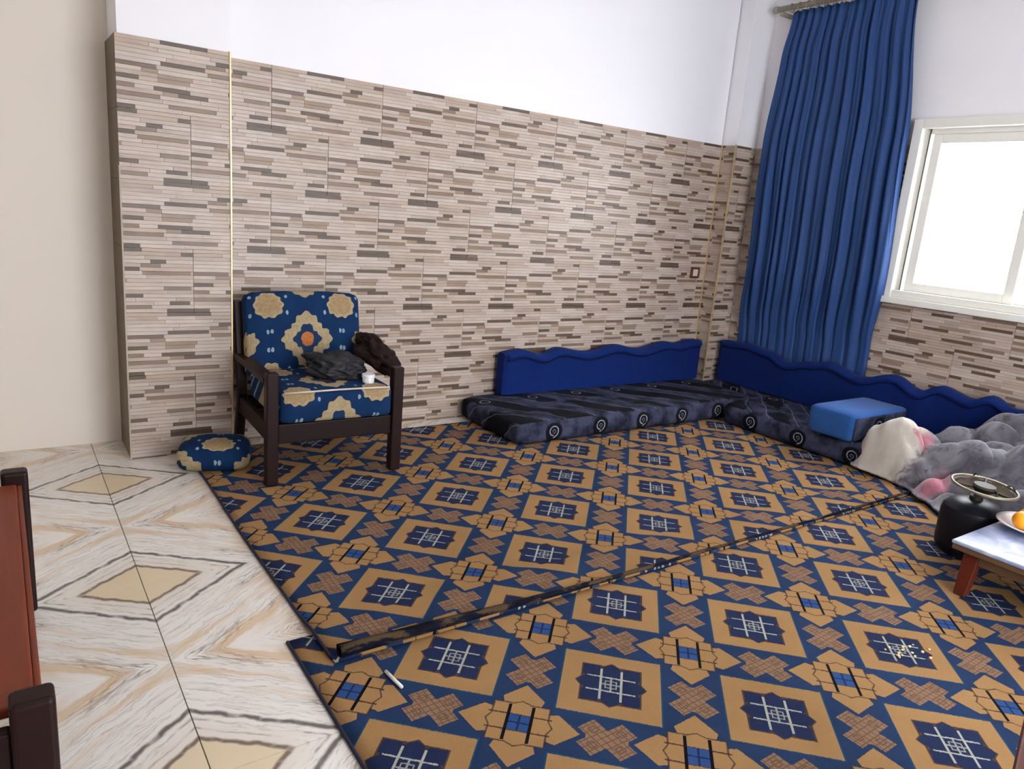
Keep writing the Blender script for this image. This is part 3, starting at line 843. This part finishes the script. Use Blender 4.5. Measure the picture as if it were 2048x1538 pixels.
# ------------------------------------------------------------------ grey plush blanket heaped on the mattress end
def blanket_mat():
    m = bpy.data.materials.new('grey_floral_plush'); g = G(m); X, Y, Z = g.coord('Object')
    n1 = g.noise(g.vec, 7, 3, 0.6, 0.6); n2 = g.noise(g.vec, 300, 2, 0.6); n3 = g.noise(g.vec, 14, 3, 0.6, 1.0)
    c = g.mix(step(n1, 0.35, 0.65), lin(62, 59, 70), lin(126, 123, 131))
    c = g.mix(step(n3, 0.56, 0.64)*0.7, c, lin(48, 45, 58))
    def spot(cx, cy, r0, r1): return 1.0 - step(hyp(X-cx, Y-cy) + (n3-0.5)*0.12, r0, r1)
    c = g.mix(spot(4.14, 2.03, 0.15, 0.20)*0.95, c, g.mix(n1, lin(176, 166, 152), lin(212, 204, 194)))
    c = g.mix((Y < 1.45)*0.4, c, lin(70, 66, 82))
    pk = spot(4.19, 1.87, 0.03, 0.06).max(spot(3.99, 1.69, 0.055, 0.085))
    c = g.mix(pk*0.85, c, g.mix(n3, lin(140, 40, 72), lin(206, 132, 150)))
    g.color(g.scale(c, 0.7+n2*0.5)); g.bsdf.inputs['Roughness'].default_value = 0.9; g.bsdf.inputs['Sheen Weight'].default_value = 0.5
    g.bump(n2, 0.4, 0.004)
    return m
BX0, BX1, BY0, BY1 = 3.60, 4.64, 0.75, 2.26
NX, NY = 170, 230; vs, fs = [], []; keep = {}
def ground(x, y): # soft profile of what lies beneath (floor, mattress, its rounded edge)
    k = max(0, min(1, (x-4.12)/0.06)); k = k*k*(3-2*k); return 0.025 + k*0.139
RIDGES = [  # polylines of fold crests: (x, y, z), then half width
    ([(4.17, 2.15, .27), (4.17, 2.09, .325), (4.19, 2.015, .36), (4.22, 1.93, .345), (4.26, 1.86, .31)], 0.12),
    ([(4.14, 2.12, .22), (4.11, 2.02, .27), (4.10, 1.93, .25)], 0.10),
    ([(4.44, 1.96, .255), (4.45, 1.88, .335), (4.46, 1.80, .335), (4.46, 1.70, .32)], 0.10),
    ([(4.52, 1.83, .315), (4.52, 1.745, .40), (4.53, 1.65, .45), (4.54, 1.55, .475), (4.54, 1.2, .46), (4.5, 0.95, .40)], 0.12),
    ([(4.20, 1.90, .25), (4.20, 1.72, .312), (4.21, 1.645, .33), (4.21, 1.52, .375), (4.22, 1.40, .40), (4.25, 1.1, .38)], 0.13),
    ([(4.15, 1.87, .245), (4.07, 1.78, .16), (3.99, 1.68, .11), (3.93, 1.60, .06)], 0.075),
    ([(4.12, 1.62, .22), (4.06, 1.50, .20), (4.0, 1.35, .22), (3.98, 1.1, .2)], 0.11),
    ([(4.36, 1.60, .33), (4.35, 1.40, .36), (4.36, 1.1, .36)], 0.10),
    ([(3.95, 1.56, .10), (3.90, 1.40, .12), (3.90, 1.2, .12)], 0.09),
]
def sstep(k):
    k = max(0.0, min(1.0, k)); return k*k*(3-2*k) if k < 1 else 1.0
outline = interp([(0.7, 3.88), (1.25, 3.86), (1.40, 3.80), (1.545, 3.80), (1.70, 3.90), (1.85, 4.00), (2.0, 4.04), (2.12, 4.05), (2.3, 4.10)])
def seg_eval(x, y, a, b):
    dx, dy = b[0]-a[0], b[1]-a[1]; t = ((x-a[0])*dx+(y-a[1])*dy)/(dx*dx+dy*dy); t = max(0, min(1, t))
    return math.hypot(x-a[0]-dx*t, y-a[1]-dy*t), a[2]+(b[2]-a[2])*t
def blanket_z(x, y):
    wx = x + 0.03*mnoise.noise(Vector((x*6, y*6, 1))); wy = y + 0.03*mnoise.noise(Vector((x*6, y*6, 9)))
    g0 = ground(x, y); acc = []
    for pts, wd in RIDGES:
        d, z = min((seg_eval(wx, wy, a, b) for a, b in zip(pts, pts[1:])), key=lambda q: q[0])
        k = d/wd
        acc.append(g0 + max(0.0, z-g0)*(math.exp(-(k**2.2)*0.8)))
    m = max(acc); sm = m + math.log(sum(math.exp((q-m)*55) for q in acc))/55 - 0.018
    w = Vector((x*6+0.6*mnoise.noise(Vector((x*4, y*4, 2))), y*4.2, 0.3))
    fold = max(0.0, 0.42-abs(mnoise.noise(w)))**2*0.42 + (0.5-abs(mnoise.noise(w*2.1+Vector((5, 2, 0)))))**2*0.05 - 0.015
    sm = sm - fold*min(1.0, max(0.0, sm-g0)/0.06)
    e1 = sstep((x-outline(y)-0.005)/0.085); e2 = sstep((2.212-y)/0.06)
    e3 = sstep((4.44-x)/0.08) if y > 2.0 else 1.0
    return g0 + 0.007 + max(0.0, sm-g0)*e1*e2*e3
def inside(x, y):
    # ragged outline
    e = 0.03*mnoise.noise(Vector((x*6, y*6, 7)))
    if x > 4.635: return False
    if y > 2.212 or (y > 2.0 and x > 4.42+e): return False
    return x > outline(y)
for b in range(NY+1):
    for a in range(NX+1):
        x = lerp(BX0, BX1, a/NX); y = lerp(BY0, BY1, b/NY)
        if inside(x, y): keep[(a, b)] = len(vs); vs.append((x, y, blanket_z(x, y)))
edge = set()
for b in range(NY):
    for a in range(NX):
        ks = [(a, b), (a+1, b), (a+1, b+1), (a, b+1)]
        if all(k in keep for k in ks): fs.append([keep[k] for k in ks])
me = bpy.data.meshes.new('blanket'); me.from_pydata(vs, [], fs)
bm = bmesh.new(); bm.from_mesh(me)
bmesh.ops.delete(bm, geom=[v for v in bm.verts if not v.link_faces], context='VERTS')
# let the rim curl down onto what is below
for v in bm.verts:
    if v.is_boundary and v.co.x < 4.5: v.co.z = ground(v.co.x, v.co.y)+0.003
for _ in range(2): bmesh.ops.smooth_vert(bm, verts=bm.verts[:], factor=0.5, use_axis_x=True, use_axis_y=True, use_axis_z=True)
bm.to_mesh(me); bm.free()
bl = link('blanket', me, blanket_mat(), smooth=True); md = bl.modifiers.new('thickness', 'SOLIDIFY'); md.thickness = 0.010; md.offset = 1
tag(bl, 'grey plush floral blanket with cream and pink patches heaped by the wall cushion', 'blanket')

# ------------------------------------------------------------------ gas bottle with ring burner
M_BLACK = plain('black_enamel', (16, 16, 26), 0.42, var=0.3, scale=12, spec=0.25)
M_IRON = plain('aged_iron', (50, 44, 36), 0.6, 0.3, 0.4, 30)
M_RING = plain('worn_steel_ring', (128, 120, 98), 0.4, 0.5, 0.3, 25)
gs = empty('gas_burner', (3.47, 1.29, 0.009))
autosmooth(MB().lathe([(0.0, 0), (0.10, 0), (0.112, 0.012), (0.122, 0.03), (0.125, 0.06), (0.125, 0.185), (0.118, 0.215), (0.095, 0.238), (0.05, 0.252), (0.0, 0.255)], 40).build('bottle', M_BLACK, gs), 30)
autosmooth(MB().lathe([(0.0, 0.25), (0.026, 0.25), (0.026, 0.27), (0.014, 0.275), (0.014, 0.31), (0.02, 0.312), (0.02, 0.325), (0.0, 0.326)], 20).build('valve', M_IRON, gs))
MB().tube([(0.012, 0, 0.29), (0.06, -0.01, 0.292)], 0.006, 8).build('valve_knob', M_IRON, gs, True)
tilt = Matrix.Translation((-0.05, -0.04, 0.335)) @ Matrix.Rotation(R(4), 4, 'X')
def tp(x, y, z): return tilt @ Vector((x, y, z))
ringp = [tp(0.125*math.cos(2*math.pi*k/48), 0.125*math.sin(2*math.pi*k/48), 0) for k in range(48)]
MB().tube(ringp, 0.006, 8, True).build('outer_ring', M_RING, gs, True)
mb = MB()
for k in range(3):
    a = R(20+120*k)
    mb.tube([tp(0.03*math.cos(a), 0.03*math.sin(a), -0.006), tp(0.122*math.cos(a), 0.122*math.sin(a), -0.002)], 0.006, 6)
mb.build('spokes', M_IRON, gs, True)
autosmooth(MB().lathe([(0.0, -0.03), (0.02, -0.03), (0.045, -0.012), (0.05, 0.0), (0.042, 0.008), (0.0, 0.010)], 28, tilt).build('burner_head', M_IRON, gs))
autosmooth(MB().lathe([(0.055, -0.02), (0.112, -0.008), (0.114, -0.006), (0.056, -0.017)], 40, tilt, cap=False).build('drip_pan', plain('brown_drip_pan', (66, 54, 38), 0.85, 0.0, 0.4, 20, spec=0.1), gs))
for k in range(4):
    a = R(45+90*k)
    MB().tube([tp(0.12*math.cos(a), 0.12*math.sin(a), 0.004), tp(0.105*math.cos(a), 0.105*math.sin(a), 0.022), tp(0.085*math.cos(a), 0.085*math.sin(a), 0.02)], 0.0035, 6).build('pot_prong', M_IRON, gs, True)
tag(gs, 'black gas bottle topped by a round metal ring burner behind the low table', 'gas burner')

# ------------------------------------------------------------------ low table, plate and oranges
tb = empty('low_table', (3.0, 1.165, 0.0102))
def tabletop_mat():
    m = bpy.data.materials.new('pale_blue_marbled_top'); g = G(m); X, Y, Z = g.coord('Object')
    n1 = g.noise(g.vec, 9, 4, 0.6, 0.8); n2 = g.noise(g.vec, 26, 3, 0.6)
    c = g.ramp(n1, [(0.3, lin(112, 124, 164)), (0.5, lin(150, 158, 186)), (0.7, lin(184, 186, 204))])
    c = g.mix(step(n2, 0.6, 0.7)*0.4, c, lin(92, 106, 150))
    g.color(c); g.bsdf.inputs['Roughness'].default_value = 0.35; g.bsdf.inputs['Specular IOR Level'].default_value = 0.3; return m
MB().box(0, 0.80, -0.62, 0, 0.197, 0.213, 0.006, 3).build('table_top', tabletop_mat(), tb)
M_EDGEW = plain('table_edge_wood', (96, 70, 46), 0.5, var=0.3, scale=8)
MB().box(0.004, 0.796, -0.616, -0.004, 0.175, 0.197, 0.003, 1).build('edge_band', M_EDGEW, tb)
for nm, b in (('apron', (0.04, 0.06, -0.58, -0.04, 0.13, 0.176)), ('apron', (0.74, 0.76, -0.58, -0.04, 0.13, 0.176)), ('apron', (0.06, 0.74, -0.06, -0.04, 0.13, 0.176)), ('apron', (0.06, 0.74, -0.58, -0.56, 0.13, 0.176))):
    MB().box(*b, 0.003, 1).build(nm, M_EDGEW, tb)
for sx in (0, 1):
    for sy in (0, 1):
        cx, cy = (0.055 if sx == 0 else 0.745), (-0.07 if sy == 0 else -0.55)
        ox, oy = (-0.028 if sx == 0 else 0.028), (0.005 if sy == 0 else -0.005)
        t = bmesh.new(); rings = []
        for z, k, hw in ((0.0, 1.0, 0.021), (0.177, 0.0, 0.028)):
            rings.append([t.verts.new((cx+ox*k+dx*hw, cy+oy*k+dy*hw, z)) for dx, dy in ((-1, -1), (1, -1), (1, 1), (-1, 1))])
        for k in range(4): t.faces.new((rings[0][k], rings[0][(k+1) % 4], rings[1][(k+1) % 4], rings[1][k]))
        t.faces.new(rings[0][::-1]); t.faces.new(rings[1])
        bmesh.ops.bevel(t, geom=t.edges[:], offset=0.003, segments=1, affect='EDGES')
        mb = MB(); mb.add(t); mb.build('leg', M_LEG, tb)
tag(tb, 'low table with pale marbled top and red-brown splayed legs on the carpet', 'table')
ZT2 = 0.2242
plate = MB().lathe([(0.0, 0.0), (0.07, 0.0), (0.075, 0.003), (0.12, 0.024), (0.138, 0.030), (0.139, 0.033), (0.118, 0.029), (0.074, 0.008), (0.0, 0.006)], 48).build('plate', plain('white_porcelain', (232, 228, 228), 0.2, var=0.03), None, True, (3.415, 1.035, ZT2))
tag(plate, 'round white plate holding oranges on the low table', 'plate')
M_ORANGE = plain('orange_peel', (246, 158, 18), 0.42, var=0.12, scale=60, bump=0.25)
M_STEM = plain('orange_stem', (96, 110, 50), 0.7)
og = []
def orange(loc, rot, label):
    r0 = 0.038
    root = empty('orange', loc); root.rotation_euler = rot
    prof = [(r0*math.sin(a)*1.0, -r0*math.cos(a)*0.94) for a in [math.pi*k/18 for k in range(19)]]
    prof[-1] = (0.0, r0*0.94-0.003)
    pe = MB().lathe(prof, 28).build('peel', M_ORANGE, root, True)
    MB().lathe([(0.0, r0*0.94-0.005), (0.004, r0*0.94-0.005), (0.005, r0*0.94-0.001), (0.0, r0*0.94)], 8).build('stem_end', M_STEM, pe)
    tag(root, label, 'orange', 'oranges on the plate')
zo = ZT2+0.008+0.0365
lab = 'ripe orange lying on the white plate on the low table'
for x, y, dz in ((3.362, 1.066, 0.006), (3.441, 1.074, 0.001), (3.368, 0.988, 0.007), (3.446, 0.993, 0.001)): orange((x, y, zo+dz), (R(25*dz*1000), R(20), x*40), lab)
orange((3.404, 1.030, zo+0.059), (R(15), R(10), 0.4), 'ripe orange resting on top of the other oranges on the plate')

# ------------------------------------------------------------------ bench on the marble floor, close by on the left
bn = empty('bench', (0.0, 1.92, 0.0))
for y in (-0.585, 0.585):
    for x in (0.0, -0.58):
        MB().box(x-0.034, x+0.034, y-0.028, y+0.028, 0, 0.462, 0.010, 3).build('corner_post', M_WOOD, bn)
MB().box(-0.575, 0.004, -0.557, 0.557, 0.405, 0.428, 0.006, 3).build('bench_top', M_RED, bn)
MB().box(0.004, 0.016, -0.557, 0.557, 0.385, 0.424, 0.004, 2).build('edge_moulding', M_RED, bn)
for y in (-0.585, 0.585): MB().box(-0.546, -0.034, y-0.014, y+0.014, 0.30, 0.405, 0.004, 2).build('end_rail', M_WOODX, bn)
for x in (-0.012, -0.568): MB().box(x-0.012, x+0.012, -0.557, 0.557, 0.32, 0.405, 0.004, 2).build('side_rail', M_WOOD, bn)
tag(bn, 'reddish brown wooden bench with dark corner posts on the marble tiles', 'bench')

# ------------------------------------------------------------------ wooden stool at the near right
st = empty('stool', (1.64, 0.245, 0.0102), R(15.8))
MB().box(-0.19, 0.19, -0.18, 0.18, 0.375, 0.40, 0.007, 3).build('seat_board', M_LEG, st)
for sx in (-1, 1):
    for sy in (-1, 1): MB().box(sx*0.15-0.02, sx*0.15+0.02, sy*0.14-0.02, sy*0.14+0.02, 0, 0.376, 0.004, 2).build('leg', M_LEG, st)
for sx in (-1, 1): MB().box(sx*0.15-0.01, sx*0.15+0.01, -0.12, 0.12, 0.15, 0.18, 0.002, 1).build('stretcher', M_LEG, st)
tag(st, 'red-brown wooden stool standing on the carpet', 'stool')

# ------------------------------------------------------------------ litter on the carpet
sk = MB().tube([(0.842, 1.685, 0.0155), (0.846, 1.64, 0.0155), (0.851, 1.598, 0.0155)], 0.005, 8).build('paper_stick', plain('white_paper', (226, 222, 214), 0.8), None, True)
tag(sk, 'thin white paper stick lying on the carpet beside the rolled hem', 'stick')
M_CRUMB = plain('bread_crumb', (214, 196, 150), 0.9)
rr = random.Random(4); cm = None
for k in range(16):
    x = 2.40 + rr.gauss(0, 0.05); y = 0.985 + rr.gauss(0, 0.035); s = rr.uniform(0.6, 1.3)
    if cm is None:
        t = bmesh.new(); bmesh.ops.create_icosphere(t, subdivisions=1, radius=0.0045)
        for v in t.verts: v.co *= 1+0.4*mnoise.noise(v.co*400)
        mb = MB(); mb.add(t); cm = o = mb.build('crumb', M_CRUMB)
    else:
        o = cm.copy(); COL.objects.link(o)
    o.location = (x, y, 0.0118); o.scale = (s, s*1.2, s*0.8); o.rotation_euler = (0, 0, rr.random()*6)
    tag(o, 'pale crumb scattered on the ochre and blue carpet', 'crumb', 'crumbs on the carpet')
